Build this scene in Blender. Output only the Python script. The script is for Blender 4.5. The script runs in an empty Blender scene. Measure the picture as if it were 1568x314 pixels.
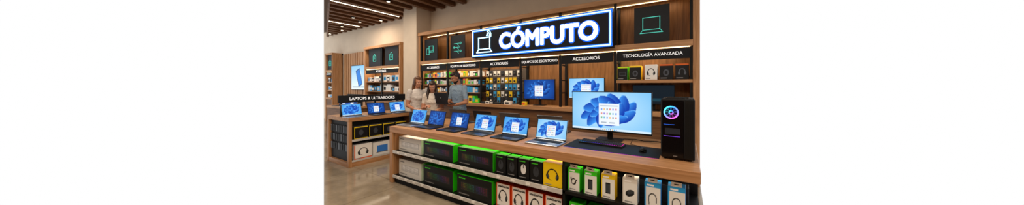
import bpy, math, random, colorsys
import numpy as np
from mathutils import Vector, Matrix
random.seed(7); rng=np.random.RandomState(5)
scene=bpy.context.scene
# ---------------------------------------------------------------- helpers
def lin(c):
    if isinstance(c,str):
        c=c.lstrip('#'); c=tuple(int(c[i:i+2],16) for i in (0,2,4))
    return tuple(((x/255)/12.92 if x/255<=0.04045 else (((x/255)+0.055)/1.055)**2.4) for x in c)
def new_mat(name):
    m=bpy.data.materials.new(name); m.use_nodes=True
    nt=m.node_tree; b=nt.nodes['Principled BSDF']; return m,nt,b
def M(name,col,rough=.5,metal=0,emit=0,noise=.06,nscale=25,coat=0,spec=.5,folds=0):
    m,nt,b=new_mat(name); c=lin(col)
    b.inputs['Roughness'].default_value=rough; b.inputs['Metallic'].default_value=metal
    b.inputs['Coat Weight'].default_value=coat; b.inputs['Specular IOR Level'].default_value=spec
    tc=nt.nodes.new('ShaderNodeTexCoord'); n=nt.nodes.new('ShaderNodeTexNoise'); n.inputs['Scale'].default_value=nscale
    r=nt.nodes.new('ShaderNodeValToRGB')
    r.color_ramp.elements[0].position=.3; r.color_ramp.elements[1].position=.7
    r.color_ramp.elements[0].color=(*[x*(1-noise) for x in c],1); r.color_ramp.elements[1].color=(*[min(1,x*(1+noise)) for x in c],1)
    nt.links.new(tc.outputs['Object'],n.inputs['Vector']); nt.links.new(n.outputs['Fac'],r.inputs['Fac'])
    nt.links.new(r.outputs['Color'],b.inputs['Base Color'])
    if emit:
        b.inputs['Emission Color'].default_value=(*c,1); b.inputs['Emission Strength'].default_value=emit
    if folds:
        n2=nt.nodes.new('ShaderNodeTexNoise'); n2.inputs['Scale'].default_value=9; n2.inputs['Distortion'].default_value=1.2
        bp=nt.nodes.new('ShaderNodeBump'); bp.inputs['Strength'].default_value=folds; bp.inputs['Distance'].default_value=.04
        nt.links.new(tc.outputs['Object'],n2.inputs['Vector']); nt.links.new(n2.outputs['Fac'],bp.inputs['Height']); nt.links.new(bp.outputs['Normal'],b.inputs['Normal'])
    return m
def wood(name,c1,c2,axis,rough=.45):
    m,nt,b=new_mat(name); b.inputs['Roughness'].default_value=rough; b.inputs['Specular IOR Level'].default_value=.35
    tc=nt.nodes.new('ShaderNodeTexCoord'); mp=nt.nodes.new('ShaderNodeMapping')
    sc=[14,14,14]; sc[axis]=.9; mp.inputs['Scale'].default_value=sc
    n=nt.nodes.new('ShaderNodeTexNoise'); n.inputs['Scale'].default_value=2.2; n.inputs['Detail'].default_value=7; n.inputs['Distortion'].default_value=.7
    r=nt.nodes.new('ShaderNodeValToRGB'); r.color_ramp.elements[0].position=.3; r.color_ramp.elements[1].position=.72
    r.color_ramp.elements[0].color=(*lin(c1),1); r.color_ramp.elements[1].color=(*lin(c2),1)
    bp=nt.nodes.new('ShaderNodeBump'); bp.inputs['Strength'].default_value=.08; bp.inputs['Distance'].default_value=.01
    L=nt.links.new
    L(tc.outputs['Object'],mp.inputs['Vector']); L(mp.outputs['Vector'],n.inputs['Vector']); L(n.outputs['Fac'],r.inputs['Fac'])
    L(r.outputs['Color'],b.inputs['Base Color']); L(n.outputs['Fac'],bp.inputs['Height']); L(bp.outputs['Normal'],b.inputs['Normal'])
    return m
def artmat(name,emit,rough):
    m,nt,b=new_mat(name); a=nt.nodes.new('ShaderNodeAttribute'); a.attribute_name='Col'
    b.inputs['Roughness'].default_value=rough
    if emit:
        b.inputs['Base Color'].default_value=(.004,.004,.004,1); b.inputs['Specular IOR Level'].default_value=.15
        nt.links.new(a.outputs['Color'],b.inputs['Emission Color']); b.inputs['Emission Strength'].default_value=emit
    else: nt.links.new(a.outputs['Color'],b.inputs['Base Color']); b.inputs['Specular IOR Level'].default_value=.3
    return m
SCREEN=artmat('screen_image',1.12,.4); PRINT=artmat('printed_card',0,.5)
OAKX=wood('oak_x','#996b42','#c49367',0); OAKY=wood('oak_y','#996b42','#c49367',1); OAKZ=wood('oak_z','#996b42','#c49367',2)
WALZ=wood('walnut_panel','#64411f','#8f6238',2,.5); WALX=wood('walnut_x','#5a3a22','#7f5837',0,.5)
BEAM=wood('beam_wood','#4c2e16','#7b5130',1,.5)
BLACK=M('black_metal','#101010',.5,.2,spec=.3); MATTE=M('matte_black','#121315',.6,spec=.25); HEAD=M('header_black','#17181b',.6,spec=.2)
CREAM=M('cream_plaster','#d2c0aa',.85,noise=.04,nscale=3)
WHITE=M('white_card','#efece7',.5); GREYR=M('price_rail','#c4c1bb',.4); TEXTW=M('text_white','#f2f2f2',.5,emit=.5)
GREEN=M('green_card','#34dc12',.4); YEL=M('yellow_card','#f8cf08',.4); ORG=M('orange_card','#f85014',.4); BLU=M('blue_card','#20a0f4',.4)
SILV=M('silver_aluminium','#aeb2b8',.3,.8); GREYL=M('grey_aluminium','#5a5d63',.35,.7); DARKL=M('dark_aluminium','#26282c',.35,.6)
KEYS=M('keycaps','#121315',.55,spec=.3); LEDW=M('warm_led','#ffd59a',.5,emit=4.5); LEDC=M('ceiling_led','#ffe9c8',.5,emit=5)
NEON=M('neon_white_blue','#a8e0ff',.4,emit=2.5); NEONT=M('neon_letters','#f2fbff',.4,emit=1.35); NEON_HALO=M('painted_neon_halo','#0f66dc',.4,emit=.95)  # the blue one is emission painting the sign's soft halo
CYAN=M('cyan_icon','#4cc9b8',.5,emit=.6)
GLASS=M('smoked_glass','#06070b',.12,spec=.3)

class MB:
    def __init__(s): s.V=[];s.F=[];s.I=[];s.C=[];s.m=[];s.T=None
    def mi(s,m):
        if m not in s.m: s.m.append(m)
        return s.m.index(m)
    def add(s,vs,fs,mat,cols=None):
        o=len(s.V); k=s.mi(mat)
        if s.T is not None: vs=[tuple(s.T@Vector(v)) for v in vs]
        s.V.extend(vs); s.C.extend(cols if cols is not None else [(1,1,1)]*len(vs))
        s.F.extend([tuple(o+i for i in f) for f in fs]); s.I.extend([k]*len(fs))
    def box(s,x0,y0,z0,x1,y1,z1,mat,b=0):
        lo=(min(x0,x1),min(y0,y1),min(z0,z1)); hi=(max(x0,x1),max(y0,y1),max(z0,z1))
        if b<=0:
            vs=[(hi[0] if i&1 else lo[0],hi[1] if i&2 else lo[1],hi[2] if i&4 else lo[2]) for i in range(8)]
            s.add(vs,[(0,2,3,1),(4,5,7,6),(0,1,5,4),(2,6,7,3),(0,4,6,2),(1,3,7,5)],mat); return
        b=min(b,min(hi[i]-lo[i] for i in range(3))*.45)
        vs=[];idx={}
        for i in range(8):
            sg=(i&1,(i>>1)&1,(i>>2)&1)
            for a in range(3):
                p=[]
                for c in range(3):
                    e=hi[c] if sg[c] else lo[c]
                    if c!=a: e+= -b if sg[c] else b
                    p.append(e)
                idx[(sg,a)]=len(vs); vs.append(tuple(p))
        fs=[]
        for a in range(3):
            u,v=(a+1)%3,(a+2)%3
            for t in (0,1):
                r=[]
                for (p,q) in ((0,0),(1,0),(1,1),(0,1)):
                    g=[0,0,0]; g[a]=t; g[u]=p; g[v]=q; r.append(idx[(tuple(g),a)])
                fs.append(tuple(r))
            for p in (0,1):
                for q in (0,1):
                    g0=[0,0,0]; g0[u]=p; g0[v]=q; g1=list(g0); g1[a]=1; g0=tuple(g0); g1=tuple(g1)
                    fs.append((idx[(g0,u)],idx[(g1,u)],idx[(g1,v)],idx[(g0,v)]))
        for i in range(8):
            g=(i&1,(i>>1)&1,(i>>2)&1); fs.append((idx[(g,0)],idx[(g,1)],idx[(g,2)]))
        s.add(vs,fs,mat)
    def cyl(s,p,q,r0,r1,mat,n=16):
        p=Vector(p);q=Vector(q);d=(q-p).normalized(); u=d.orthogonal().normalized(); w=d.cross(u)
        vs=[tuple(c+(u*math.cos(2*math.pi*i/n)+w*math.sin(2*math.pi*i/n))*r) for c,r in((p,r0),(q,r1)) for i in range(n)]
        fs=[(i,(i+1)%n,n+(i+1)%n,n+i) for i in range(n)]+[tuple(range(n)),tuple(range(2*n-1,n-1,-1))]
        s.add(vs,fs,mat)
    def capsule(s,p,q,r0,r1,mat,n=14):
        p=Vector(p);q=Vector(q);d=(q-p)
        d=d.normalized() if d.length>1e-6 else Vector((0,0,1)); u=d.orthogonal().normalized(); w=d.cross(u)
        rings=[]
        for k in range(4): a=math.radians(80-80*k/3); rings.append((p-d*r0*math.sin(a),r0*math.cos(a)))
        for k in range(4): a=math.radians(80*k/3); rings.append((q+d*r1*math.sin(a),r1*math.cos(a)))
        vs=[tuple(c+(u*math.cos(2*math.pi*i/n)+w*math.sin(2*math.pi*i/n))*r) for c,r in rings for i in range(n)]
        fs=[(k*n+i,k*n+(i+1)%n,(k+1)*n+(i+1)%n,(k+1)*n+i) for k in range(7) for i in range(n)]
        fs+=[tuple(range(n)),tuple(7*n+i for i in range(n-1,-1,-1))]
        s.add(vs,fs,mat)
    def ell(s,c,r,mat,n=20,R=None):
        vs=[];m=n//2
        for j in range(m+1):
            th=math.pi*j/m*.996+.006
            for i in range(n):
                ph=2*math.pi*i/n
                v=Vector((r[0]*math.sin(th)*math.cos(ph),r[1]*math.sin(th)*math.sin(ph),r[2]*math.cos(th)))
                if R is not None: v=R@v
                vs.append(tuple(Vector(c)+v))
        fs=[(j*n+i,j*n+(i+1)%n,(j+1)*n+(i+1)%n,(j+1)*n+i) for j in range(m) for i in range(n)]
        fs+=[tuple(range(n)),tuple(m*n+i for i in range(n-1,-1,-1))]
        s.add(vs,fs,mat)
    def loft(s,secs,mat,n=24):
        vs=[(c[0]+c[3]*math.cos(2*math.pi*i/n),c[1]+c[4]*math.sin(2*math.pi*i/n),c[2]) for c in secs for i in range(n)]
        k=len(secs)
        fs=[(j*n+i,j*n+(i+1)%n,(j+1)*n+(i+1)%n,(j+1)*n+i) for j in range(k-1) for i in range(n)]
        fs+=[tuple(range(n)),tuple((k-1)*n+i for i in range(n-1,-1,-1))]
        s.add(vs,fs,mat)
    def art(s,cv,o,ux,uz,mat):
        h,w,_=cv.p.shape; o=Vector(o);ux=Vector(ux);uz=Vector(uz)
        vs=[tuple(o+ux*(i/(w-1))+uz*(j/(h-1))) for j in range(h) for i in range(w)]
        fs=[(j*w+i,j*w+i+1,(j+1)*w+i+1,(j+1)*w+i) for j in range(h-1) for i in range(w-1)]
        s.add(vs,fs,mat,[tuple(c) for c in cv.p.reshape(-1,3)])
    def annulus(s,c,r0,r1,mat,ux=(1,0,0),uz=(0,0,1),n=48,colf=None,a0=0,a1=360):
        c=Vector(c);ux=Vector(ux);uz=Vector(uz);vs=[];cs=[]
        for i in range(n+1):
            a=math.radians(a0+(a1-a0)*i/n); d=ux*math.cos(a)+uz*math.sin(a)
            vs+= [tuple(c+d*r0),tuple(c+d*r1)]; k=colf(i/n) if colf else (1,1,1); cs+=[k,k]
        s.add(vs,[(2*i,2*i+1,2*i+3,2*i+2) for i in range(n)],mat,cs)
    def build(s,name,loc=(0,0,0),rotz=0,parent=None,smooth=False,fixn=True):
        me=bpy.data.meshes.new(name); me.from_pydata(s.V,[],s.F)
        for m in s.m: me.materials.append(m)
        me.polygons.foreach_set('material_index',s.I)
        ca=me.color_attributes.new('Col','FLOAT_COLOR','POINT')
        arr=np.ones((len(s.V),4),dtype=np.float32); arr[:,:3]=np.array(s.C,dtype=np.float32); ca.data.foreach_set('color',arr.ravel())
        if fixn:
            import bmesh
            bm=bmesh.new(); bm.from_mesh(me); bmesh.ops.recalc_face_normals(bm,faces=bm.faces); bm.to_mesh(me); bm.free()
        if smooth: me.polygons.foreach_set('use_smooth',[True]*len(me.polygons))
        me.update()
        ob=bpy.data.objects.new(name,me); scene.collection.objects.link(ob)
        ob.location=loc; ob.rotation_euler=(0,0,rotz)
        if parent: ob.parent=parent
        return ob
def empty(name,loc=(0,0,0),rotz=0):
    e=bpy.data.objects.new(name,None); e.location=loc; e.rotation_euler=(0,0,rotz); e.empty_display_size=.1
    scene.collection.objects.link(e); return e
def text(name,body,loc,width,mat,parent=None,height=None,rotz=0,offset=.0,extrude=.002,maxh=None):
    cu=bpy.data.curves.new(name,'FONT'); cu.body=body; cu.align_x='CENTER'; cu.align_y='CENTER'; cu.offset=offset; cu.extrude=0.0; cu.size=1
    cu.materials.append(mat)
    ob=bpy.data.objects.new(name,cu); scene.collection.objects.link(ob)
    bpy.context.view_layer.update(); d=ob.dimensions.copy()
    sx=width/d.x; sy=height/d.y if height else sx
    if maxh and sy*d.y>maxh: sy=maxh/d.y
    cu.extrude=extrude/min(sx,sy)
    ob.rotation_euler=(math.pi/2,0,rotz); ob.location=loc; ob.scale=(sx,sy,sx)
    if parent: ob.parent=parent
    return ob
def bold_letters(name,body,loc,width,height,r,mat,parent,depth=.01):
    cu=bpy.data.curves.new('t','FONT'); cu.body=body; cu.align_x='CENTER'; cu.align_y='CENTER'
    ob=bpy.data.objects.new('t',cu); scene.collection.objects.link(ob); bpy.context.view_layer.update()
    me=bpy.data.meshes.new_from_object(ob.evaluated_get(bpy.context.evaluated_depsgraph_get()))
    V=np.array([v.co[:] for v in me.vertices]); F=[tuple(p.vertices) for p in me.polygons]
    lo=V.min(0);hi=V.max(0); V=(V-(lo+hi)/2); V[:,0]*=width/(hi[0]-lo[0]); V[:,1]*=height/(hi[1]-lo[1])
    E={}
    for f in F:
        for i in range(len(f)):
            k=tuple(sorted((f[i],f[(i+1)%len(f)]))); E[k]=E.get(k,0)+1
    sides=[k for k,c in E.items() if c==1]; n=len(V); mb=MB()
    for j in range(13):
        a=2*math.pi*j/12; dx,dz=(r*math.cos(a),r*math.sin(a)) if j<12 else (0,0)
        vs=[(v[0]+dx,-depth,v[1]+dz) for v in V]+[(v[0]+dx,0,v[1]+dz) for v in V]
        mb.add(vs,F+[(a_,b_,b_+n,a_+n) for a_,b_ in sides],mat)
    bpy.data.objects.remove(ob,do_unlink=True)
    return mb.build(name,loc,parent=parent,fixn=False)
class Cv:
    def __init__(s,w,h,bg):
        s.a=w/h; s.p=np.empty((h,w,3)); s.p[:]=lin(bg)
        Y,X=np.mgrid[0:h,0:w]; s.X=X/(w-1)*s.a; s.Y=Y/(h-1)
    def put(s,mask,col,al=1.):
        c=np.array(lin(col)); s.p[mask]=s.p[mask]*(1-al)+c*al; return s
    def rect(s,x0,y0,x1,y1,col,al=1.): return s.put((s.X>=x0)&(s.X<=x1)&(s.Y>=y0)&(s.Y<=y1),col,al)
    def ell(s,cx,cy,rx,ry,col,rot=0,al=1.):
        c,n=math.cos(rot),math.sin(rot); dx=s.X-cx;dy=s.Y-cy
        return s.put(((dx*c+dy*n)/rx)**2+((-dx*n+dy*c)/ry)**2<=1,col,al)
    def ring(s,cx,cy,r,th,col,half=None):
        d=np.hypot(s.X-cx,s.Y-cy); m=abs(d-r)<th
        if half=='top': m&=(s.Y>=cy)
        return s.put(m,col)
    def line(s,x0,y0,x1,y1,w,col):
        dx,dy=x1-x0,y1-y0; L=dx*dx+dy*dy
        t=np.clip(((s.X-x0)*dx+(s.Y-y0)*dy)/L,0,1)
        return s.put(np.hypot(s.X-x0-t*dx,s.Y-y0-t*dy)<w,col)
def win(w,h,dark=False,menu=True,mid=False):
    c=Cv(w,h,'#b9def7'); a=c.a
    if dark: base0,base1=np.array(lin('#08246a')),np.array(lin('#1c68cc'))
    elif mid: base0,base1=np.array(lin('#2f8fe0')),np.array(lin('#7cc8f6'))
    else: base0,base1=np.array(lin('#74bdee')),np.array(lin('#c2e6fa'))
    t=np.clip(1-np.hypot((c.X-a*.5)/a*1.5,(c.Y-.5)*1.2),0,1)[...,None]
    c.p=base0*(1-t)+base1*t
    cx,cy=a*.5,.40
    pet=[(168,.46,.15),(12,.46,.15),(140,.44,.17),(38,.44,.17),(112,.42,.18),(68,.42,.18),(90,.40,.19),(190,.40,.14),(-10,.40,.14),(155,.30,.14),(25,.30,.14),(215,.28,.13),(-35,.28,.13),(120,.26,.15),(60,.26,.15),(270,.22,.22)]
    for k,(ang,L,W) in enumerate(pet):
        r=math.radians(ang); ex,ey=cx+math.cos(r)*L*.8,cy+math.sin(r)*L*.6
        cc,nn=math.cos(r+.35),math.sin(r+.35); dx=c.X-ex;dy=c.Y-ey
        u_=(dx*cc+dy*nn)/(L*.8); v_=(-dx*nn+dy*cc-.12*u_*u_)/W
        q=u_**2+v_**2; m=q<=1
        lo=np.array(lin('#0a35a8' if not dark else '#06246e')); hi=np.array(lin('#3f9cf8' if not dark else '#2f7fe6'))
        qq=np.clip(.5+.5*v_[m],0,1)[:,None]**1.6
        c.p[m]=lo*(1-qq)+hi*qq
        rim=m&(q>.9)&(v_>0); c.p[rim]=c.p[rim]*.4+np.array(lin('#7cc8ff' if not dark else '#4a9cf0'))*.6
    if menu:
        x0,x1,y0,y1=cx-.24,cx+.24,.14,.70
        c.rect(x0,y0,x1,y1,'#eef4fa',.95); c.rect(x0+.03,y1-.07,x1-.03,y1-.035,'#c3ccd6')
        cols=['#2f7fe0','#e0603a','#2fa860','#f0b020','#6a4fd0','#20a8c8','#555c66','#d04080']
        for j in range(3):
            for i in range(6):
                px=x0+.045+i*.068; py=y1-.17-j*.11
                c.rect(px,py,px+.038,py+.05,cols[(i*3+j)%8],.75)
        for i in range(2): c.rect(x0+.05+i*.2,y0+.05,x0+.18+i*.2,y0+.08,'#a8b4c0')
    c.rect(0,0,a,.05,'#d2e6f4' if not dark else '#123a84')
    for i in range(9): c.rect(cx-.2+i*.045,.013,cx-.175+i*.045,.037,['#2f7fe0','#444444','#e0a030','#2fa8d8'][i%4])
    return c
# ---------------------------------------------------------------- room shell
EDGE=2.668
def slab(name,poly,z0,z1,mat):
    mb=MB(); n=len(poly)
    vs=[(x,y,z0) for x,y in poly]+[(x,y,z1) for x,y in poly]
    mb.add(vs,[tuple(range(n)),tuple(range(n,2*n))]+[(i,(i+1)%n,n+(i+1)%n,n+i) for i in range(n)],mat)
    return mb.build(name)
mf,nt,b=new_mat('polished_concrete'); L=nt.links.new
tc=nt.nodes.new('ShaderNodeTexCoord'); n1=nt.nodes.new('ShaderNodeTexNoise'); n1.inputs['Scale'].default_value=1.6; n1.inputs['Detail'].default_value=9; n1.inputs['Roughness'].default_value=.65
r=nt.nodes.new('ShaderNodeValToRGB'); r.color_ramp.elements[0].position=.32; r.color_ramp.elements[1].position=.7
r.color_ramp.elements[0].color=(*lin('#756857'),1); r.color_ramp.elements[1].color=(*lin('#a99a84'),1)
br=nt.nodes.new('ShaderNodeTexBrick'); br.inputs['Color1'].default_value=(1,1,1,1); br.inputs['Color2'].default_value=(.93,.93,.93,1); br.inputs['Mortar'].default_value=(.6,.58,.55,1)
br.inputs['Scale'].default_value=.5; br.inputs['Mortar Size'].default_value=.004; br.offset=0; br.inputs['Brick Width'].default_value=.6; br.inputs['Row Height'].default_value=.6
mx=nt.nodes.new('ShaderNodeMixRGB'); mx.blend_type='MULTIPLY'; mx.inputs[0].default_value=.8
L(tc.outputs['Object'],n1.inputs['Vector']); L(n1.outputs['Fac'],r.inputs['Fac']); L(tc.outputs['Object'],br.inputs['Vector'])
L(r.outputs['Color'],mx.inputs[1]); L(br.outputs['Color'],mx.inputs[2]); L(mx.outputs[0],b.inputs['Base Color'])
b.inputs['Roughness'].default_value=.1
WX=1.2
slab('floor',[(WX,-1.6),(WX,2.0),(.18,2.0),(.18,5.3),(-EDGE*5.3,5.3),(-EDGE*1.38,1.38),(-7.8,-1.6)],-.1,0,mf)
CEILM=M('ceiling_plaster','#5a4534',.9)
slab('ceiling',[(WX,-1.7),(WX,5.3),(-EDGE*5.3,5.3),(-EDGE*3.1,3.1),(-10.6,1.1),(-7.8,-1.7)],3.95,4.05,CEILM)
mb=MB(); mb.box(-EDGE*5.2,5.2,0,.18,5.3,3.95,CREAM); mb.build('wall_back')
mb=MB(); mb.box(-7.8,-1.7,0,WX,-1.6,3.95,WALX); mb.build('blocker_wall_front')  # unseen wall, added behind the camera to block white world light
mb=MB(); mb.box(WX,-1.7,0,WX+.1,2.0,3.95,CREAM); mb.build('blocker_wall_right')  # unseen partial wall, added to cut world light from the right
mb=MB(); mb.box(-7.05,4.7,0,-6.42,5.198,3.95,CREAM,.01); mb.build('column')
mb=MB(); x=-5.0
while x>-13.6:
    y0=max(-1.4,-x/EDGE+.12); mb.box(x-.07,y0,3.72,x+.07,5.19,3.949,BEAM,.006); x-=.42
mb.build('ceiling_beams')
mb=MB()
for x in(-7.73,-10.25):
    y0=-x/EDGE+.15; mb.box(x-.03,y0,3.74,x+.03,5.0,3.80,BLACK); mb.box(x-.02,y0,3.73,x+.02,5.0,3.742,LEDC)
mb.build('linear_ceiling_light')
mb=MB()
for x,y in((-9.0,4.2),(-10.7,4.6),(-8.6,4.9),(-11.4,4.9),(-12.6,4.95),(-6.5,3.9),(-9.4,4.6)):
    mb.cyl((x,y,3.71),(x,y,3.95),.05,.05,BLACK); mb.cyl((x,y,3.705),(x,y,3.711),.04,.04,LEDC)
mb.build('spot_lights')

# ---------------------------------------------------------------- small product helpers
PC=['#e8e4dc','#1b1c1f','#f0c818','#2f9fe0','#e8e4dc','#23262a','#e4572e','#3ccf2a','#f4f2ee','#c8c8c8']
PM=[M('package_%d'%i,c,.45) for i,c in enumerate(PC)]
def row_boxes(mb,a0,a1,y,z,hmin,hmax,wmin,wmax,depth=.12,mats=PM):
    a=a0
    while a<a1-wmin:
        w=random.uniform(wmin,wmax); h=random.uniform(hmin,hmax)
        if a+w>a1: w=a1-a
        m=random.choice(mats); k=random.choice(mats)
        mb.box(a,y,z,a+w*.93,y+depth,z+h,m,.002); mb.box(a+w*.15,y-.002,z+h*.2,a+w*.75,y,z+h*.7,k)
        a+=w
def icon_laptop(mb,cx,y,cz,w,mat,t=.008):
    h=w*.62
    def bar(x0,z0,x1,z1): mb.box(x0,y,z0,x1,y-.012,z1,mat)
    x0,x1=cx-w/2,cx+w/2; zb=cz-h*.35; zt=zb+h
    i=w*.12
    bar(x0+i,zt-t,x1-i,zt); bar(x0+i,zb,x0+i+t,zt); bar(x1-i-t,zb,x1-i,zt); bar(x0+i,zb,x1-i,zb+t)
    bar(x0,zb-h*.25,x1,zb-h*.25+t); mb.cyl((x0+i,y-.006,zb),(x0+t/2,y-.006,zb-h*.25+t/2),t/2,t/2,mat,6); mb.cyl((x1-i,y-.006,zb),(x1-t/2,y-.006,zb-h*.25+t/2),t/2,t/2,mat,6)
# ---------------------------------------------------------------- wall shelving unit
mb=MB(); X0,X1=-6.41,.17; PY=[-5.25,-4.1,-2.98,-2.06,-1.03]
mb.box(X0,5.14,0,X1,5.195,2.95,WALZ)
mb.box(X0,4.76,0,X0+.07,5.14,2.93,OAKZ,.004); mb.box(.085,4.76,0,X1,5.14,2.93,OAKZ,.004)
mb.box(X0,4.74,2.93,X1,5.195,3.02,OAKX,.004)
mb.box(X0+.07,4.74,2.11,.085,5.14,2.2,OAKX,.004)
mb.box(X0+.07,4.64,1.02,.085,5.14,1.09,OAKX,.004)
mb.box(X0+.07,4.72,0,.085,5.14,1.02,WALX)
mb.box(X0+.07,4.705,.08,.085,4.72,.94,WALX)
mb.box(X0+.1,4.79,2.098,.06,4.815,2.11,LEDW)
mb.box(X0+.1,5.0,2.918,.06,5.015,2.93,LEDW)
for p in PY:
    for (z0,z1) in((1.09,2.11),(2.2,2.93)):
        mb.box(p-.022,4.79,z0,p+.022,4.83,z1,BLACK); mb.box(p-.022,5.09,z0,p+.022,5.14,z1,BLACK)
    for z in(1.35,1.6,1.9): mb.box(p-.012,4.83,z,p+.012,5.09,z+.02,BLACK)
for p in (X0+.09,.065):
    mb.box(p-.02,4.79,1.09,p+.02,4.83,2.11,BLACK); mb.box(p-.02,4.79,2.2,p+.02,4.83,2.93,BLACK)
edges=[X0+.07]+PY+[.085]
for i in range(6): mb.box(edges[i]+.03,4.775,1.925,edges[i+1]-.03,4.79,2.085,HEAD)
for i in(0,1):
    for z in(1.32,1.52,1.72): mb.box(edges[i]+.03,4.86,z,edges[i+1]-.03,5.14,z+.02,OAKX)
mb.box(edges[5]+.02,4.78,1.55,.085,5.14,1.6,OAKX,.003)
mb.box(edges[2]+.03,5.1,1.12,edges[3]-.03,5.13,1.9,M('pegboard_grey','#4a4038',.7))
unit=mb.build('wall_shelving_unit')
for i,(t,w) in enumerate([('ACCESORIOS',.5),('EQUIPOS DE ESCRITORIO',.86),('ACCESORIOS',.5),('EQUIPOS DE ESCRITORIO',.82),('ACCESORIOS',.5),('TECNOLOGÍA AVANZADA',.86)]):
    text('header_text_%d'%(i+1),t,((edges[i]+edges[i+1])/2,4.773,2.005),w,TEXTW,unit,offset=.004,maxh=.085)
PAN=M('charcoal_panel','#1d2024',.5,spec=.25)
def icon_panel(x0,x1,kind,dz=0):
    mb=MB(); mb.box(x0,4.86,2.2,x1,4.88,2.82,PAN,.003); cx=(x0+x1)/2; y=4.86; cz=2.5
    if kind==0: icon_laptop(mb,cx,y,cz,.34,CYAN,.009)
    if kind==1:
        icon_laptop(mb,cx+.02,y,cz+.03,.24,CYAN,.009); mb.box(cx-.17,y,cz-.12,cx-.06,y-.01,cz+.06,CYAN); mb.box(cx-.16,y-.01,cz-.11,cx-.07,y-.012,cz+.05,PAN)
    if kind==2:
        for q,s in((.1,1),(0,-1),(-.1,1)):
            mb.box(cx-.12,y,cz+q,cx+.1,y-.01,cz+q+.009,CYAN); mb.annulus((cx+.12*s,y-.006,cz+q+.004),.015,.028,CYAN)
            mb.cyl((cx-.02,y-.006,cz+q),(cx+.05,y-.006,cz+q-.06),.005,.005,CYAN,6)
    if kind==3:
        mb.annulus((cx,y-.006,cz+.07),.045,.055,CYAN,a0=0,a1=180)
        mb.box(cx-.09,y,cz+.06,cx+.09,y-.01,cz+.07,CYAN);mb.box(cx-.09,y,cz-.12,cx+.09,y-.01,cz-.11,CYAN);mb.box(cx-.09,y,cz-.12,cx-.08,y-.01,cz+.07,CYAN);mb.box(cx+.08,y,cz-.12,cx+.09,y-.01,cz+.07,CYAN)
        mb.annulus((cx,y-.006,cz-.02),.02,.03,CYAN)
    mb.V=[(v[0],v[1],v[2]+dz) for v in mb.V]
    return mb.build('icon_panel')
icon_panel(-6.26,-5.72,1); icon_panel(-5.2,-4.68,2); icon_panel(-.74,-.22,0)
mb=MB()
for i in(0,1):
    for z in(1.34,1.54,1.74): row_boxes(mb,edges[i]+.05,edges[i+1]-.05,4.9,z,.10,.15,.05,.11)
    row_boxes(mb,edges[i]+.05,edges[i+1]-.05,4.86,1.09,.1,.17,.07,.15)
mb.build('small_product_boxes')
def headset_cv(bg,fg='#15171a',w=44,h=50,bar=None):
    c=Cv(w,h,bg); a=c.a; cx=a*.5
    c.ring(cx,.5,.235,.028,fg,'top'); c.ell(cx-.23,.42,.075,.13,fg,.2); c.ell(cx+.23,.42,.075,.13,fg,-.2)
    c.ell(cx-.2,.42,.04,.09,'#44474c',.2); c.ell(cx+.2,.42,.04,.09,'#44474c',-.2); c.line(cx-.22,.33,cx-.05,.26,.014,fg)
    if bar: c.rect(0,0,a,.1,bar); c.rect(0,.1,.06,1,bar)
    c.rect(.08,.06,.4,.09,'#888888'); return c
def dark_cv(accent,kind):
    c=Cv(40,46,'#141517'); a=c.a
    if kind==0: c.ell(a/2,.45,.2,.22,'#4a4e55'); c.ell(a/2,.45,.1,.11,'#1a1c1f')
    if kind==1: c.rect(.15,.3,a-.15,.62,'#44484e'); c.rect(.2,.36,a-.2,.56,'#202226')
    if kind==2: c.ring(a/2,.48,.2,.03,'#5a5e66','top'); c.ell(a/2-.2,.4,.06,.11,'#5a5e66'); c.ell(a/2+.2,.4,.06,.11,'#5a5e66')
    c.rect(0,.9,a,1,accent); c.rect(.06,.08,.5,.12,'#9a9a9a'); return c
def pbox(name,x0,x1,y,z,h,cv,side,depth=.16,top=None,tab=False):
    w=x1-x0-.008; mb=MB(); mb.box(-w/2,0,0,w/2,depth,h,side,.002)
    if top: mb.box(-w/2+.002,.004,h,w/2-.002,depth-.004,h+.001,top)
    mb.art(cv,(-w/2+.002,-.001,.002),(w-.004,0,0),(0,0,h-.004),PRINT)
    if tab:
        mb.box(-.035,.0,h,.035,.002,h+.035,WHITE); mb.box(-.015,-.001,h+.015,.015,0,h+.022,MATTE)
    return mb.build(name,((x0+x1)/2,y,z))
for a_,b_,cv,m,h in((-1.0,-.83,dark_cv('#c8e020',1),GREEN,.23),(-.81,-.62,dark_cv('#e8c818',0),YEL,.24),(-.575,-.385,headset_cv('#efece6'),WHITE,.25),(-.36,-.17,dark_cv('#e0682a',0),MATTE,.25),(-.145,.04,dark_cv('#e0682a',2),MATTE,.25)):
    pbox('accessory_box',a_,b_,4.82,1.6,h,cv,m,.2)
mb=MB(); rows=[(1.73,[0,1,0,4,5,0]),(1.57,[2,2,1,2,0,2]),(1.41,[3,3,0,3,5,3]),(1.25,[2,1,3,2,0,1]),(1.11,[1,5,1,3])]
for z,cs in rows:
    x=edges[2]+.06; k=0
    while x<edges[3]-.12:
        w=.085; m=PM[cs[k%len(cs)]]; h=.125
        mb.box(x,4.93,z,x+w,4.935,z+h,m); mb.box(x+.022,4.905,z+.02,x+w-.022,4.93,z+h*.5,PM[[1,0,5,1][k%4]],.006)
        mb.cyl((x+w/2,4.9,z+h-.01),(x+w/2,5.11,z+h-.01),.003,.003,SILV,6); x+=.112; k+=1
mb.build('hanging_accessories')
mb=MB(); row_boxes(mb,-2.9,-2.75,4.72,1.09,.05,.08,.06,.1,.08); row_boxes(mb,-1.2,-1.05,4.7,1.09,.05,.1,.06,.1,.08); row_boxes(mb,-4.0,-3.1,4.7,1.09,.04,.09,.08,.2,.1,mats=[PM[1],PM[5],PM[0]]); mb.build('small_product_boxes')
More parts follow.
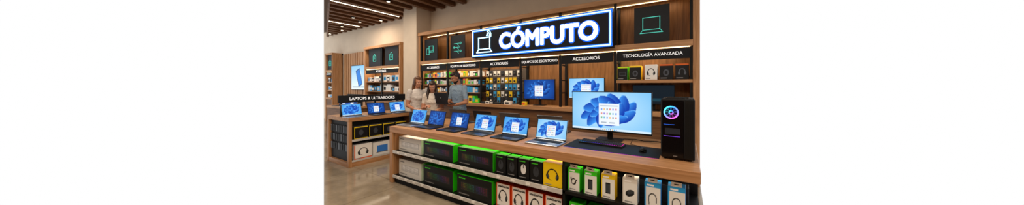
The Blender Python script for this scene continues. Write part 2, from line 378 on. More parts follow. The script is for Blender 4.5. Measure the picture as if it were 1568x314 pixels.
# ---------------------------------------------------------------- illuminated sign
e=empty('illuminated_sign',(-2.63,4.68,2.49))
mb=MB(); mb.box(-1.6,-.06,-.33,1.6,.06,.33,M('sign_black','#070b16',.5,spec=.2),.006); mb.build('panel',parent=e)
mb=MB(); t=.011
for s in(-1,1):
    mb.cyl((-1.56,-.068,s*.29),(1.56,-.068,s*.29),t,t,NEON,10); mb.cyl((s*1.56,-.068,-.29),(s*1.56,-.068,.29),t,t,NEON,10)
mb.build('neon_border',parent=e)
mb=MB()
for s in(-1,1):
    mb.box(-1.595,-.0615,s*.29-.028,1.595,-.0600,s*.29+.028,NEON_HALO); mb.box(s*1.56-.028,-.0615,-.3,s*1.56+.028,-.06,.3,NEON_HALO)
mb.build('painted_border_halo',parent=e)  # glowing blue strips paint the tube's halo onto the panel
mb=MB(); icon_laptop(mb,-1.21,-.064,-.06,.46,NEON,.022)
for rr in(.05,.09,.13): mb.annulus((-1.14,-.07,.15),rr-.010,rr+.010,NEON,a0=-15,a1=85,n=16)
mb.cyl((-1.13,-.075,.16),(-1.13,-.062,.16),.018,.018,NEON)
mb.build('laptop_icon',parent=e)
bold_letters('letters','CÓMPUTO',(.29,-.068,.03),2.10,.40,.016,NEONT,e,.012)
bold_letters('painted_letter_halo','CÓMPUTO',(.29,-.0605,.03),2.10,.40,.036,NEON_HALO,e,.0015)  # wider glowing copy paints the bluish halo around the letters
# ---------------------------------------------------------------- laptops / monitors
def laptop(loc,rotz=0,cv=None,body=GREYL,w=.37,d=.25,h=.235,tilt=16,name='laptop'):
    mb=MB(); mb.box(-w/2,-d,0,w/2,0,.016,body,.004)
    mb.box(-w/2+.02,-d+.115,.016,w/2-.02,-.03,.0165,KEYS)
    for j in range(5):
        for i in range(14):
            kw=(w-.05)/14; mb.box(-w/2+.025+i*kw,-.05-j*.018,.0165,-w/2+.025+(i+.85)*kw,-.035-j*.018,.0185,KEYS)
    mb.box(-.055,-d+.02,.016,.055,-d+.095,.0166,DARKL if body is not DARKL else GREYL)
    mb.cyl((-w*.42,0,.014),(w*.42,0,.014),.007,.007,body,10)
    mb.T=Matrix.Translation((0,0,.014))@Matrix.Rotation(-math.radians(tilt),4,'X')
    mb.box(-w/2,0,0,w/2,.007,h,body,.003); mb.box(-w/2+.004,-.0015,.004,w/2-.004,0,h-.004,MATTE)
    if cv: mb.art(cv,(-w/2+.01,-.0022,.016),(w-.02,0,0),(0,0,h-.027),SCREEN)
    mb.annulus((0,.0078,h*.55),.0,.014,SILV,n=20)
    mb.T=None
    return mb.build(name,loc,rotz)
WL=win(132,84); WD=win(132,84,True); WDn=win(132,84,True,False); WM=win(132,84,False,True,True)
TZ=.87
laptop((-3.67,2.70,TZ),0,win(132,84,False,False,True),SILV)
laptop((-3.25,2.72,TZ),0,WDn,DARKL)
laptop((-2.77,2.73,TZ),0,WD,DARKL)
laptop((-2.28,2.73,TZ),0,WM,GREYL)
laptop((-1.79,2.73,TZ),0,WM,DARKL,w=.38)
laptop((-1.29,2.72,TZ),0,WL,SILV,w=.385,h=.24)
for x,m in((-3.2,GREYL),(-2.66,DARKL),(-2.14,GREYL),(-1.5,GREYL)): laptop((x,3.2,TZ),math.pi,WL,m)
def monitor(loc,w,h,z0,cv,name='monitor',rotz=0):
    mb=MB(); mb.box(-w/2,-.02,z0,w/2,.015,z0+h,MATTE,.005); mb.box(-w*.3,.015,z0+h*.2,w*.3,.045,z0+h*.8,MATTE,.01)
    mb.art(cv,(-w/2+.009,-.0212,z0+.018),(w-.018,0,0),(0,0,h-.027),SCREEN)
    mb.box(-.03,.03,.01,.03,.055,z0+h*.5,BLACK,.004)
    mb.box(-w*.16,-.08,0,w*.16,.12,.012,BLACK,.005)
    return mb.build(name,loc,rotz)
monitor((-.745,3.16,TZ),.89,.47,.095,win(230,124),'desktop_monitor')
monitor((-2.585,4.92,1.09),.73,.43,.12,win(160,94,True),'wall_monitor')
monitor((-1.58,4.92,1.09),.68,.40,.16,win(150,90,False,True),'wall_monitor')
tvc=Cv(60,34,'#0c1a24'); tvc.rect(.1,.15,1.6,.3,'#1d4a5a',.6)
monitor((-.46,4.92,1.09),.62,.33,.1,tvc,'wall_monitor')
mb=MB()
def cable(pts,r=.004):
    for p,q in zip(pts,pts[1:]): mb.capsule(p,q,r,r,BLACK,8)
cable([(-.62,3.3,.875),(-.5,3.34,.875),(-.4,3.3,.875),(-.28,3.36,.875),(-.12,3.26,.875),(-.06,3.09,.875)])
cable([(-.52,3.3,.873),(-.5,3.05,.873),(-.4,2.98,.878),(-.345,2.86,.882)],.0025)
mb.build('desk_cables')
# ---------------------------------------------------------------- display counter
mb=MB(); CX0,CX1,CY0,CY1=-3.87,.09,2.34,3.52
mb.box(CX0,CY0,.78,CX1,CY1,.87,OAKX,.005)
mb.box(CX0,CY0,0,CX0+.08,CY1,.78,OAKZ,.004)
mb.box(CX0+.08,2.93,0,CX1,2.96,.78,MATTE)
mb.box(CX0+.08,CY1-.05,0,CX1,CY1-.01,.78,WALX)
mb.box(CX0+.08,CY0+.04,0,CX1,2.93,.09,MATTE)
mb.box(CX0+.08,CY0+.02,.09,CX1,2.93,.12,BLACK); mb.box(CX0+.08,CY0+.004,.085,-.99,CY0+.02,.125,GREYR)
mb.box(CX0+.08,CY0+.02,.47,CX1,2.93,.5,BLACK); mb.box(CX0+.08,CY0+.004,.462,-.99,CY0+.02,.505,GREYR)
mb.box(-.99,CY0+.02,.12,-.965,2.93,.78,BLACK)
mb.box(-2.47,2.5,.12,-2.45,2.93,.47,BLACK)
x=CX0+.2
while x<-1.05:
    for z in(.472,.095): mb.box(x,CY0+.001,z,x+.05,CY0+.004,z+.026,WHITE)
    x+=.19
mb.build('display_counter')
def kb_cv(white=False):
    c=Cv(96,44,'#dcdad4' if white else '#0e1110'); a=c.a
    c.rect(.25,.3,a-.2,.68,'#b5b5b5' if white else '#1f2325')
    for j in range(5):
        for i in range(17):
            x=.28+i*(a-.53)/17; y=.33+j*.066
            if white: col=(245,245,245)
            else: col=tuple(int(v*120) for v in colorsys.hsv_to_rgb((i/17+.02*j)%1,.6,.8))
            c.rect(x,y,x+(a-.53)/17*.62,y+.04,col)
    c.rect(.12,.82,.55,.88,'#555555' if white else '#3fdc1c'); c.rect(.12,.1,.8,.14,'#777777')
    return c
KBB,KBW=kb_cv(),kb_cv(True)
def mouse_cv(white=False,bg='#0c0d0f'):
    c=Cv(30,50,bg); a=c.a; m='#e8e8e8' if white else '#34383e'
    c.ell(a/2,.5,.15,.25,m); c.line(a/2,.55,a/2,.72,.012,'#101214'); c.rect(.08,.86,.4,.9,'#44d820'); c.rect(.08,.08,.45,.11,'#888888'); return c
def cable_cv(bg='#f2f2ee',kind=0,top='#3fdc1c'):
    c=Cv(34,50,bg); a=c.a; cx=a/2
    if kind==0: c.ring(cx,.42,.13,.022,'#222222'); c.line(cx+.02,.3,cx+.18,.52,.026,'#222222'); c.line(cx-.12,.45,cx-.16,.58,.03,'#222222')
    if kind==1: c.rect(cx-.13,.22,cx+.13,.66,'#1c1e22'); c.rect(cx-.1,.26,cx+.1,.6,'#3a3f46')
    if kind==2: c.ell(cx,.42,.22,.13,'#1c1e22',.3); c.ell(cx+.02,.46,.16,.07,'#3a3f46',.3)
    if kind==3: c.ring(cx,.42,.16,.02,'#33363a','top'); c.line(cx-.16,.42,cx-.16,.22,.024,'#33363a'); c.line(cx+.16,.42,cx+.16,.26,.024,'#33363a'); c.rect(cx-.19,.14,cx-.12,.26,'#888888')
    c.rect(0,.82,a,1,top); c.rect(0,0,.05,1,top); c.rect(.1,.87,.4,.92,'#ffffff'); c.rect(.1,.06,.45,.09,'#8a8a8a'); return c
S1,S0=.5,.12
pbox('keyboard_box',-3.74,-3.19,2.42,S1,.215,KBW,WHITE,.2)
pbox('keyboard_box',-3.74,-3.19,2.42,S0,.25,KBW,WHITE,.2)
pbox('keyboard_box',-3.12,-2.52,2.40,S1,.225,KBB,GREEN,.3)
pbox('keyboard_box',-2.44,-1.86,2.40,S1,.225,KBB,GREEN,.3)
pbox('keyboard_box',-3.12,-2.52,2.40,S0,.27,KBB,GREEN,.3)
pbox('keyboard_box',-2.43,-1.86,2.38,S0,.27,KBB,GREEN,.3)
for i,(a,b_) in enumerate(((-1.83,-1.68),(-1.675,-1.53),(-1.525,-1.38),(-1.375,-1.225))):
    pbox('mouse_box',a,b_,2.40,S1,.215,mouse_cv(i==2),MATTE,.12,top=GREEN)
pbox('mouse_box',-1.72,-1.5,2.62,S1,.235,mouse_cv(),GREEN,.2)
pbox('headset_box',-1.21,-1.0,2.38,S1,.235,headset_cv('#f2cb0c'),YEL,.18)
for i,(a,b_) in enumerate(((-1.82,-1.625),(-1.61,-1.42),(-1.405,-1.215),(-1.2,-1.01))):
    o=pbox('headset_box',a,b_,2.40,S0,.275,headset_cv('#f3efea',bar='#f05a1e'),ORG,.2)
    text('label','steelseries',(0.01,-.003,.245),.15,MATTE,o,offset=.02,extrude=.0005)
RB=[(-.955,-.83,cable_cv(kind=0,top='#3fdc1c'),GREEN),(-.80,-.67,cable_cv(kind=1,top='#3fdc1c'),GREEN),(-.64,-.515,cable_cv(kind=1,top='#f2cf14'),YEL),(-.46,-.335,cable_cv(kind=2,top='#e8e4dc'),WHITE),(-.29,-.165,cable_cv(kind=3,top='#2fa4e8'),BLU),(-.125,.0,cable_cv(kind=3,top='#2fa4e8'),BLU)]
for a,b_,cv,m in RB: pbox('accessory_box',a,b_,2.40,S1,.215,cv,m,.1,tab=True)
for a,m in((-.95,GREEN),(-.78,GREEN),(-.6,YEL),(-.42,WHITE),(-.24,BLU)): pbox('accessory_box',a,a+.14,2.42,S0,.26,cable_cv(kind=1),m,.12)
mb=MB(); row_boxes(mb,-.95,.05,2.6,S1,.14,.2,.08,.14,.12,mats=[PM[1],PM[5]]); mb.build('stock_boxes')
# ---------------------------------------------------------------- desk set
mb=MB(); mb.box(-.44,-.22,0,.44,.22,.004,MATTE,.0015)
hue=lambda t:lin(tuple(int(255*v) for v in colorsys.hsv_to_rgb(.62+.28*t,.8,.8)))
c=Cv(40,2,'#000000')
for i in range(40): c.p[:,i]=np.array(hue(i/39))*.8
mb.art(c,(-.44,-.2212,.0005),(.88,0,0),(0,0,.003),SCREEN)
mb.build('mouse_pad',(-.635,2.79,TZ))
mb=MB(); mb.box(-.23,-.075,0,.23,.075,.018,MATTE,.004)
c=Cv(60,16,'#000000')
for i in range(60): c.p[:,i]=np.array(lin(tuple(int(255*v) for v in colorsys.hsv_to_rgb((i/60*.35+.55)%1,.8,.9))))*.8
mb.art(c,(-.222,-.068,.0184),(.444,0,0),(0,.136,0),SCREEN)
for j in range(6):
    for i in range(20):
        kw=.44/20; mb.box(-.22+i*kw,-.066+j*.0225,.0186,-.22+(i+.8)*kw,-.066+j*.0225+.018,.027,KEYS,.002)
mb.build('gaming_keyboard',(-.76,2.88,TZ+.004),-.06)
mb=MB(); mb.ell((0,0,.016),(.032,.06,.022),MATTE,20); mb.box(-.03,-.05,0,.03,.05,.012,MATTE,.004); mb.cyl((-.005,-.035,.034),(.005,-.035,.034),.009,.009,GREYL,12)
mb.build('computer_mouse',(-.345,2.78,TZ+.004),smooth=True)
mb=MB(); w,h,d=.245,.52,.45
mb.box(-w/2,0,.015,w/2,d,h,MATTE,.008)
for sx in(-.09,.09):
    for sy in(.05,d-.05): mb.cyl((sx,sy,0),(sx,sy,.016),.015,.018,BLACK,12)
mb.box(-w/2+.01,-.006,.03,.045,0,h-.015,GLASS,.002)
mb.box(.05,-.01,.02,w/2,0,h-.01,BLACK,.004)
for i in range(5): mb.box(.06+i*.012,-.013,.04,.064+i*.012,-.01,h-.04,MATTE)
H4=[(130,120,255),(50,150,255),(80,235,240),(110,140,255),(220,80,200),(130,120,255)]
def hcol(t,s=1.):
    t=(t%1)*5; i=int(t); f=t-i; a_=lin(H4[i]); b_=lin(H4[min(5,i+1)]); return tuple(s*(a_[q]*(1-f)+b_[q]*f) for q in range(3))
def hring(cx,cz,r,th,s=1.0): mb.annulus((cx,-.0068,cz),r-th,r+th,SCREEN,colf=lambda t:hcol(t,s))
hring(-.045,.405,.050,.006,1.8); hring(-.045,.405,.014,.005,1.4)
for k in range(9):
    a=k*40; mb.annulus((-.045,-.0066,.405),.021,.042,SCREEN,n=5,a0=a,a1=a+24,colf=lambda t,k=k:hcol(k/9,.25))
mb.box(-.1,-.0085,.2,.02,-.006,.204,M('rgb_purple','#7a48ff',.4,emit=.35)); mb.box(-.1,-.0085,.3,-.02,-.006,.303,M('rgb_blue','#2a6cff',.4,emit=.4))
mb.box(-.09,-.0078,.22,.02,-.006,.27,M('graphics_card','#202634',.4)); hring(-.06,.245,.018,.002,.12); hring(-.01,.245,.018,.002,.12)
mb.box(-.03,-.0145,.035,.0,-.006,.04,SILV)
for i in range(3): mb.cyl((.06+i*.02,.03,h),(.06+i*.02,.03,h+.003),.005,.005,SILV,10)
mb.box(-.09,.08,h,.09,.38,h+.004,BLACK,.002)
for i in range(14): mb.box(-.08,.1+i*.02,h+.004,.08,.108+i*.02,h+.006,MATTE)
mb.build('gaming_pc_tower',(-.062,2.61,TZ))
# ---------------------------------------------------------------- left island
mb=MB(); GX0,GX1,GY0,GY1=-6.0,-5.12,2.31,3.75
mb.box(GX0,GY0,.84,GX1,GY1,.91,OAKY,.005)
for x in(GX0,GX1-.06):
    for y in(GY0,GY1-.06): mb.box(x,y,0,x+.06,y+.06,.84,OAKZ,.003)
mb.box(GX0+.06,GY0+.005,0,GX1-.06,GY0+.05,.09,OAKX); mb.box(GX1-.05,GY0+.06,0,GX1-.005,GY1-.06,.09,OAKY)
mb.box(GX0+.06,GY0+.05,.09,GX1-.06,GY0+.07,.84,MATTE)
mb.box(-5.58,GY0+.07,.09,-5.55,GY1-.02,.84,MATTE)
mb.box(-5.55,GY0+.06,.09,GX1-.01,GY1-.06,.11,BLACK); mb.box(-5.55,GY0+.06,.47,GX1-.01,GY1-.06,.5,BLACK)
mb.box(GX1-.012,GY0+.06,.465,GX1-.004,GY1-.06,.505,GREYR); mb.box(GX1-.012,GY0+.06,.09,GX1-.004,GY1-.06,.125,GREYR)
mb.box(GX0,GY1-.03,.0,GX1-.06,GY1-.01,.84,WALX)
for y in(2.36,3.02,3.68): mb.box(-5.55,y-.015,.91,-5.52,y+.015,1.18,BLACK)
mb.box(-5.555,GY0,1.175,-5.515,3.73,1.315,HEAD,.003)
isl=mb.build('display_island')
text('header_text','LAPTOPS & ULTRABOOKS',(-5.512,2.98,1.245),.95,TEXTW,isl,rotz=math.pi/2,offset=.004)
for y,cv,m in((2.5,win(100,64,False,False,True),SILV),(2.98,WD,DARKL),(3.46,WM,GREYL)): laptop((-5.38,y,.91),math.pi/2,cv,m)
mb=MB()
for i in range(3):
    z=.62-.17*i
    for k in range(7):
        x=GX0+.11+k*.1; mb.box(x,GY0+.02,z,x+.07,GY0+.03,z+.13,[KEYS,MATTE,DARKL][(i+k)%3],.002); mb.cyl((x+.035,GY0+.01,z+.12),(x+.035,GY0+.05,z+.12),.003,.003,SILV,6)
mb.build('hanging_cables')
def side_box(name,y0,y1,z,h,cv,side):
    w=y1-y0-.008; mb=MB(); mb.box(-w/2,0,0,w/2,.18,h,side,.002); mb.art(cv,(-w/2+.002,-.001,.002),(w-.004,0,0),(0,0,h-.004),PRINT)
    return mb.build(name,(-5.16,(y0+y1)/2,z),math.pi/2)
yb=Cv(40,34,'#101113'); yb.rect(.0,.0,yb.a,.06,'#f2cf14'); yb.rect(0,.93,yb.a,1,'#f2cf14'); yb.rect(0,0,.05,1,'#f2cf14'); yb.ell(yb.a*.5,.5,.2,.24,'#3a3f46')
for a in(2.42,2.7,2.98,3.26): side_box('accessory_box',a,a+.26,.5,.23,yb,MATTE)
side_box('headset_box',2.42,2.76,.11,.28,headset_cv('#efece6',bar='#f05a1e',w=50),WHITE)
lb=Cv(60,40,'#e9e9e6'); lb.rect(.3,.25,1.2,.75,'#3a7fd8'); lb.rect(.25,.2,1.25,.25,'#555555')
side_box('laptop_box',2.78,3.16,.11,.26,lb,WHITE); side_box('headset_box',3.2,3.5,.11,.26,headset_cv('#2fa4e8'),BLU)
mb=MB(); mb.box(-9.3,3.55,.84,-7.9,4.2,.9,OAKX,.005); mb.box(-9.25,3.6,0,-7.95,4.15,.84,WALX,.004); mb.box(-8.9,3.98,.9,-8.0,4.0,1.25,HEAD)
mb.box(-9.2,3.58,.3,-8.0,3.6,.34,GREYR); mb.build('display_table')
laptop((-8.25,3.8,.9),.3,WD,SILV); laptop((-8.75,3.8,.9),.3,WD,GREYL)
# ---------------------------------------------------------------- far wall units
def far_unit(x0,x1,ns):
    mb=MB(); mb.box(x0,5.14,0,x1,5.195,2.85,WALZ); mb.box(x0,4.8,0,x0+.07,5.14,2.78,OAKZ); mb.box(x1-.07,4.8,0,x1,5.14,2.78,OAKZ)
    mb.box(x0,4.78,2.78,x1,5.195,2.86,OAKX); mb.box(x0+.07,4.78,2.08,x1-.07,5.14,2.16,OAKX); mb.box(x0+.1,4.83,2.068,x1-.1,4.86,2.08,LEDW)
    for z in(1.3,1.62): mb.box(x0+.07,4.84,z,x1-.07,5.14,z+.03,OAKX)
    mb.box(x0+.07,4.78,.95,x1-.07,5.14,1.02,OAKX); mb.box(x0+.07,4.82,0,x1-.07,5.14,.95,WALX)
    mb.box(x0+.12,4.8,1.92,x1-.12,4.81,2.06,HEAD)
    for i in range(1,ns):
        p=x0+(x1-x0)*i/ns; mb.box(p-.02,4.82,1.02,p+.02,4.86,2.08,BLACK); mb.box(p-.02,4.82,2.16,p+.02,4.86,2.78,BLACK)
    o=mb.build('wall_shelving_unit')
    text('header_text','ACCESORIOS',((x0+x1)/2,4.798,1.99),min(.6,(x1-x0)*.6),TEXTW,o,offset=.004)
    mb=MB()
    for z in(1.33,1.65): row_boxes(mb,x0+.12,x1-.12,4.88,z,.12,.22,.1,.22,mats=[PM[0],PM[8],PM[9],PM[1],PM[3]])
    row_boxes(mb,x0+.12,x1-.12,4.86,1.02,.12,.2,.15,.3,mats=[PM[0],PM[1],PM[3],PM[8]])
    mb.build('small_product_boxes')
far_unit(-9.5,-7.35,2); far_unit(-12.68,-12.0,1)
icon_panel(-9.3,-8.55,3,-.04); icon_panel(-8.3,-7.55,3,-.04); icon_panel(-12.56,-12.15,3,-.04)
mb=MB(); mb.box(-11.75,5.13,0,-9.52,5.198,2.8,WALZ)
for i in range(12): mb.box(-11.7+i*.185,5.115,0,-11.56+i*.185,5.13,2.8,OAKZ)
mb.build('wall_panelling')
pc=Cv(110,84,'#9ed2f2'); a=pc.a
t=pc.Y[...,None]; pc.p=np.array(lin('#e8f4fb'))*(1-t)+np.array(lin('#8cc8f0'))*t
pc.ell(a*.5,.5,.14,.32,'#ffffff',-.3,.5)
m1=(abs((pc.X-a*.5)*.94+(pc.Y-.5)*.34)<.17)&(abs(-(pc.X-a*.5)*.34+(pc.Y-.5)*.94)<.36); pc.put(m1,'#1c2c58')
m1=(abs((pc.X-a*.5)*.94+(pc.Y-.5)*.34)<.14)&(abs(-(pc.X-a*.5)*.34+(pc.Y-.5)*.94)<.33); pc.put(m1,'#2f7fd8'); pc.rect(.1,.08,a-.1,.12,'#7a8a99')
mb=MB(); mb.box(-11.0,5.06,1.35,-9.78,5.114,2.3,MATTE,.004); mb.art(pc,(-10.98,5.058,1.37),(1.18,0,0),(0,0,.91),SCREEN); mb.build('advertising_display')

# ---------------------------------------------------------------- people
def seg_sdf(P,a,b,r0,r1):
    a=np.array(a);b=np.array(b);ab=b-a;L2=max(1e-9,ab@ab); t=np.clip(((P-a)@ab)/L2,0,1)
    return np.linalg.norm(P-a-t[:,None]*ab,axis=1)-(r0+(r1-r0)*t)
def remeshed(mb,vox,it=3,fac=.5):
    ob=mb.build('tmp',fixn=True)
    r=ob.modifiers.new('r','REMESH'); r.mode='VOXEL'; r.voxel_size=vox
    s=ob.modifiers.new('s','SMOOTH'); s.factor=fac; s.iterations=it
    bpy.context.view_layer.update(); dg=bpy.context.evaluated_depsgraph_get()
    me=bpy.data.meshes.new_from_object(ob.evaluated_get(dg)); bpy.data.objects.remove(ob,do_unlink=True)
    me.materials.clear()
    return me
def human(name,loc,yaw,H,fem,arms,shirt,pants,skin,hair,style,tilt=(0,0),lean=0.,beard=False,curl=25,sleeve=.8):
    k=H/1.75; e=empty(name,loc,yaw); sw=.165 if fem else .195
    mb=MB(); S=[]
    def cap(lab,p,q,r0,r1):
        p=Vector(p)*k;q=Vector(q)*k; mb.capsule(p,q,r0*k,r1*k,skin); S.append((lab,p,q,r0*k,r1*k))
    def ly(z): return -lean*max(0,z-.95)
    if fem: secs=[(.84,.14,.1),(.93,.17,.122),(1.0,.162,.116),(1.1,.14,.105),(1.2,.142,.108),(1.3,.152,.12),(1.38,.15,.102),(1.44,.12,.075),(1.48,.06,.055)]
    else: secs=[(.84,.13,.1),(.93,.165,.122),(1.0,.168,.122),(1.1,.165,.115),(1.2,.172,.118),(1.3,.187,.125),(1.38,.187,.115),(1.45,.14,.085),(1.49,.07,.065)]
    mb.loft([(0,ly(z)*k,z*k,rx*k,ry*k) for z,rx,ry in secs],skin)
    if fem: mb.ell((0,(ly(1.28)-.072)*k,1.28*k),(.115*k,.058*k,.065*k),skin)
    for s in(-1,1):
        cap('leg',(s*.085,0,.92),(s*.1,-.01,.5),.088,.056); cap('leg',(s*.1,-.01,.5),(s*.1,.02,.1),.056,.04)
        cap('foot',(s*.1,.035,.045),(s*.11,-.14,.03),.042,.03)
    Hc=Vector((0,ly(1.635)-.012-lean*.1,1.635))
    cap('neck',(0,ly(1.42)+.01,1.44),(0,Hc.y+.02,1.56),.05 if fem else .057,.046 if fem else .052)
    for side,(el,wr,hd,nn,ts) in zip((-1,1),arms):
        sh=(side*sw,ly(1.43),1.425)
        cap('uarm',sh,el,.056,.044); cap('farm',el,wr,.04,.027)
        W=Vector(wr);d=Vector(hd).normalized();n=Vector(nn);n=(n-d*n.dot(d)).normalized();sd=d.cross(n)
        R=Matrix((sd,d,n)).transposed()
        mb.ell((W+d*.05)*k,(.04*k,.056*k,.017*k),skin,R=R); S.append(('hand',W*k,(W+d*.09)*k,.04*k,.04*k))
        for j,(o,Ln) in enumerate(((-.03,.068),(-.01,.078),(.01,.073),(.03,.056))):
            p=W+d*.085+sd*o*ts; dd=d.copy()
            for q in range(3):
                dd=Matrix.Rotation(-math.radians(curl),3,sd)@dd
                nx=p+dd*Ln*(.42,.32,.26)[q]; cap('hand',p,nx,.0092-.0007*q,.0085-.0007*q); p=nx
        p=W+d*.03-sd*.03*ts; dd=(d*.65-sd*.75*ts-n*.25).normalized(); nx=p+dd*.045; cap('hand',p,nx,.012,.0105); dd=(d*.9-sd*.3*ts-n*.3).normalized(); cap('hand',nx,nx+dd*.032,.0105,.009)
    HR=(Matrix.Rotation(math.radians(tilt[1]),4,'Z')@Matrix.Rotation(math.radians(tilt[0]),4,'X'))
    base=Vector((0,Hc.y+.015,Hc.z-.08))*k
    HT=Matrix.Translation(base)@HR@Matrix.Translation(Vector((0,-.015,.08))*k)
    mb.T=HT
    def he(c,r,mat=skin,R=None): mb.ell(Vector(c)*k,[v*k for v in r],mat,R=R)
    he((0,.012,.022),(.074,.092,.093)); he((0,-.022,-.03),(.06,.068,.082)); he((0,-.045,-.085),(.034,.036,.03))
    he((0,-.092,-.02),(.013,.018,.012)); he((0,-.084,.0),(.009,.012,.024)); he((0,-.074,.028),(.052,.012,.010))
    for s in(-1,1): he((s*.076,.01,-.008),(.012,.02,.03)); he((s*.035,-.062,-.028),(.022,.02,.02))
    he((0,-.082,-.055),(.022,.012,.008))
    mb.T=None
    me=remeshed(mb,.0065,3,.4)
    P=np.empty(len(me.polygons)*3); me.polygons.foreach_get('center',P); P=P.reshape(-1,3)
    labs=[s[0] for s in S]+['torso','head']
    D=np.stack([seg_sdf(P,s[1],s[2],s[3],s[4]) for s in S],1)
    zz=P[:,2]/k; rx=np.interp(zz,[a[0] for a in secs],[a[1] for a in secs]); ry=np.interp(zz,[a[0] for a in secs],[a[2] for a in secs])
    yy=P[:,1]/k+lean*np.maximum(0,zz-.95)
    dt=(np.sqrt((P[:,0]/k/rx)**2+(yy/ry)**2)-1)*np.minimum(rx,ry)*k; dt[(zz<.83)]=9; dt[zz>1.485]=9
    hc=np.array(HT@Vector((0,0,-.01))); dh=np.linalg.norm((P-hc)/np.array([.8,1,1.2]),axis=1)-.09*k
    D=np.concatenate([D,dt[:,None],dh[:,None]],1); am=D.argmin(1)
    IH=np.array(HT.inverted()); Ph=P@IH[:3,:3].T+IH[:3,3]; Ph/=k
    mats=[skin,shirt,pants,M(name+'_shoes','#2a2522',.5),hair]
    for m in mats: me.materials.append(m)
    idx=np.zeros(len(P),dtype=np.int32)
    for i,l in enumerate(labs):
        mk=am==i
        if l=='torso': idx[mk]=np.where(zz[mk]<(1.0 if fem else .95),2,1)
        elif l=='leg': idx[mk]=np.where(zz[mk]>.99,1,2)
        elif l=='foot': idx[mk]=3
        elif l=='uarm':
            a=np.array(S[i][1]);b_=np.array(S[i][2]); t=((P[mk]-a)@(b_-a))/((b_-a)@(b_-a)); idx[mk]=np.where(t<sleeve,1,0)
        elif l=='neck': idx[mk]=np.where(zz[mk]<1.46,1,0)
        elif l=='head' and beard:
            idx[mk]=np.where((Ph[mk,2]<-.058)&(Ph[mk,1]<.02)&~((abs(Ph[mk,0])<.02)&(Ph[mk,2]>-.066)),4,0)
    me.polygons.foreach_set('material_index',idx); me.polygons.foreach_set('use_smooth',[True]*len(me.polygons)); me.update()
    ob=bpy.data.objects.new('body',me); scene.collection.objects.link(ob); ob.parent=e
    EW=M(name+'_eye','#d8d2ca',.3); EI=M(name+'_iris','#2c1c12',.3); LP=M(name+'_lips','#9a5448',.5)
    fb=MB(); fb.T=HT
    for s in(-1,1):
        fb.ell(Vector((s*.03,-.066,.003))*k,(.011*k,.011*k,.0055*k),EW,12); fb.ell(Vector((s*.03,-.0755,.002))*k,(.0055*k,.003*k,.0055*k),EI,10)
        fb.capsule(Vector((s*.018,-.0835,.021))*k,Vector((s*.042,-.076,.022))*k,.0024*k,.002*k,hair,8)
    fb.ell(Vector((0,-.091,-.052))*k,(.019*k,.005*k,.003*k),LP,12); fb.ell(Vector((0,-.089,-.059))*k,(.016*k,.005*k,.004*k),LP,12)
    fb.build('face_details',parent=e,smooth=True)
    if not fem:
        cb=MB(); n=18
        for i in range(n):
            a0=-math.pi/2+.25+i*(2*math.pi-.5)/n; a1=-math.pi/2+.25+(i+1)*(2*math.pi-.5)/n
            f=lambda a:Vector((.066*math.cos(a),ly(1.47)+.008+.062*math.sin(a),1.475+.014*math.sin(a)))*k
            cb.capsule(f(a0),f(a1),.013*k,.013*k,shirt,8)
        cb.build('collar',parent=e,smooth=True)
    hb=MB(); hb.T=HT
    def hx(c,r): hb.ell(Vector(c)*k,[v*k for v in r],hair,24)
    hx((0,.034,.034),(.084,.086,.094)); hx((0,-.012,.09),(.064,.066,.036))
    if style=='short':
        for s in(-1,1): hx((s*.06,.025,.015),(.024,.036,.036))
        hx((0,-.045,.1),(.05,.04,.026))
    else:
        for s in(-1,1): hx((s*.066,.01,.0),(.024,.045,.08))
        hb.T=Matrix.Translation(base+Vector((0,0,.08))*k)
        y0=.035
        hb.loft([(0,y0*k,.03*k,.07*k,.06*k),(0,(y0+.02)*k,-.08*k,.088*k,.062*k),(0,(y0+.035)*k,-.18*k,.09*k,.055*k),(0,(y0+.045)*k,-.28*k,.078*k,.042*k),(0,(y0+.045)*k,-.36*k,.045*k,.028*k),(0,(y0+.045)*k,-.4*k,.012*k,.01*k)],hair)
        if style=='long_front':
            for s in(-1,1):
                pts=[(s*.072,-.0,.02),(s*.088,-.02,-.08),(s*.095,-.055,-.17),(s*.085,-.105,-.27)]; rr=[.03,.03,.032,.014]
                for q in range(3): hb.capsule(Vector(pts[q])*k,Vector(pts[q+1])*k,rr[q]*k,rr[q+1]*k,hair)
    hb.T=None
    hme=remeshed(hb,.008,3,.5); hme.materials.append(hair)
    hme.polygons.foreach_set('material_index',[0]*len(hme.polygons)); hme.polygons.foreach_set('use_smooth',[True]*len(hme.polygons))
    ho=bpy.data.objects.new('hair',hme); scene.collection.objects.link(ho); ho.parent=e
    return e
SK1=M('skin_light','#b98062',.5); SK2=M('skin_tan','#a56e4e',.5)
HB=wood('hair_light_brown','#432a18','#744c2e',2); HD=wood('hair_dark_brown','#20140d','#3a2417',2); HK=wood('hair_black','#120d0a','#2a1c14',2)
human('standing_woman',(-4.75,3.5,0),math.radians(80),1.70,True,
  [((-.21,.02,1.13),(-.15,-.2,1.05),(.3,-1,.1),(-.4,-.1,1),-1),((.22,.0,1.13),(.2,-.21,1.0),(-.2,-1,.0),(.5,-.1,1),1)],
  M('pale_blouse','#cbc3bd',.85,folds=.6),M('dark_jeans','#2a3346',.8),SK1,HB,'long',tilt=(14,0),sleeve=.6)
human('browsing_woman',(-4.36,3.58,0),math.radians(38),1.60,True,
  [((-.21,-.02,1.13),(-.08,-.22,1.2),(.6,-.8,.2),(-.2,-.3,1),-1),((.22,-.02,1.13),(.16,-.24,1.12),(.1,-1,.1),(.2,-.1,1),1)],
  M('cream_tshirt','#cfc3b6',.85,folds=.6),M('grey_trousers','#4b4540',.8),SK1,HD,'long_front',tilt=(24,6),sleeve=.6)
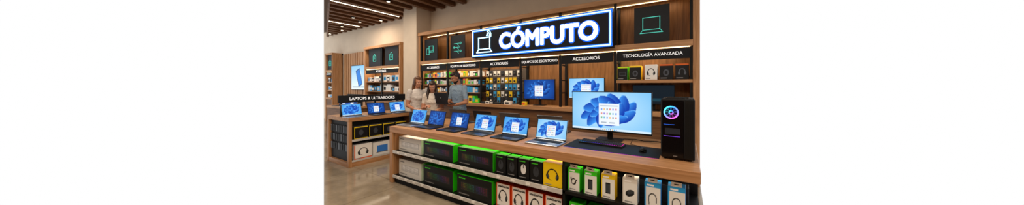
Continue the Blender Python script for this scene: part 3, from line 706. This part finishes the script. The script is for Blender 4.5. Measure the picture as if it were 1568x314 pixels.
human('standing_man',(-4.03,4.03,0),math.radians(-6),1.80,False,
  [((-.25,-.06,1.13),(-.175,-.27,1.085),(.25,-1,.05),(-.75,-.1,-.6),1),((.27,-.06,1.13),(.175,-.27,1.085),(-.2,-1,.05),(.75,-.1,-.6),-1)],
  M('blue_grey_shirt','#8093a2',.85,folds=.6),M('charcoal_trousers','#2b2d33',.8),SK2,HK,'short',tilt=(26,-14),lean=.08,beard=True,curl=18)
laptop((-4.03,3.55,1.135),math.pi,WL,DARKL,w=.35,d=.24,h=.22)

# ---------------------------------------------------------------- lights
def area(name,loc,sx,sy,energy,col=(1,.81,.58),rot=(0,0,0)):
    l=bpy.data.lights.new(name,'AREA'); l.shape='RECTANGLE'; l.size=sx; l.size_y=sy; l.energy=energy; l.color=col
    o=bpy.data.objects.new(name,l); o.location=loc; o.rotation_euler=rot; scene.collection.objects.link(o)
area('shelf_led_light',(-3.1,4.86,2.09),6.0,.04,34)
area('upper_shelf_led_light',(-3.1,5.0,2.91),6.0,.04,10)
area('counter_led_light',(-1.9,2.5,.765),3.6,.04,2.5)
area('island_led_light',(-5.2,3.0,.825),.04,1.3,1.5)
area('far_shelf_led_light',(-8.4,4.9,2.06),1.9,.04,10)
for x,y,en in((.2,-.3,46),(-1.6,.3,46),(-3.6,.9,40),(-1.0,1.6,26),(-2.6,2.0,28),(-4.4,2.8,30),(-6.4,3.4,32),(-8.8,4.2,42)): area('ceiling_and_fill_light',(x,y,3.65),.9,.5,en,(1,.85,.68))  # the lamps nearest the camera are added front fill, without fixtures
w=bpy.data.worlds.new('World'); scene.world=w; w.use_nodes=True
w.node_tree.nodes['Background'].inputs[0].default_value=(1,1,1,1); w.node_tree.nodes['Background'].inputs[1].default_value=1.0
scene.view_settings.view_transform='Standard'; scene.view_settings.look='None'
# ---------------------------------------------------------------- camera
cam=bpy.data.cameras.new('camera'); cam.sensor_width=36; cam.lens=400/1568*36; cam.shift_y=(131.7-157)/1568; cam.clip_start=.05
co=bpy.data.objects.new('camera',cam); co.location=(0,0,1.5); co.rotation_euler=(math.pi/2,0,math.atan(2/3)); scene.collection.objects.link(co)
scene.camera=co
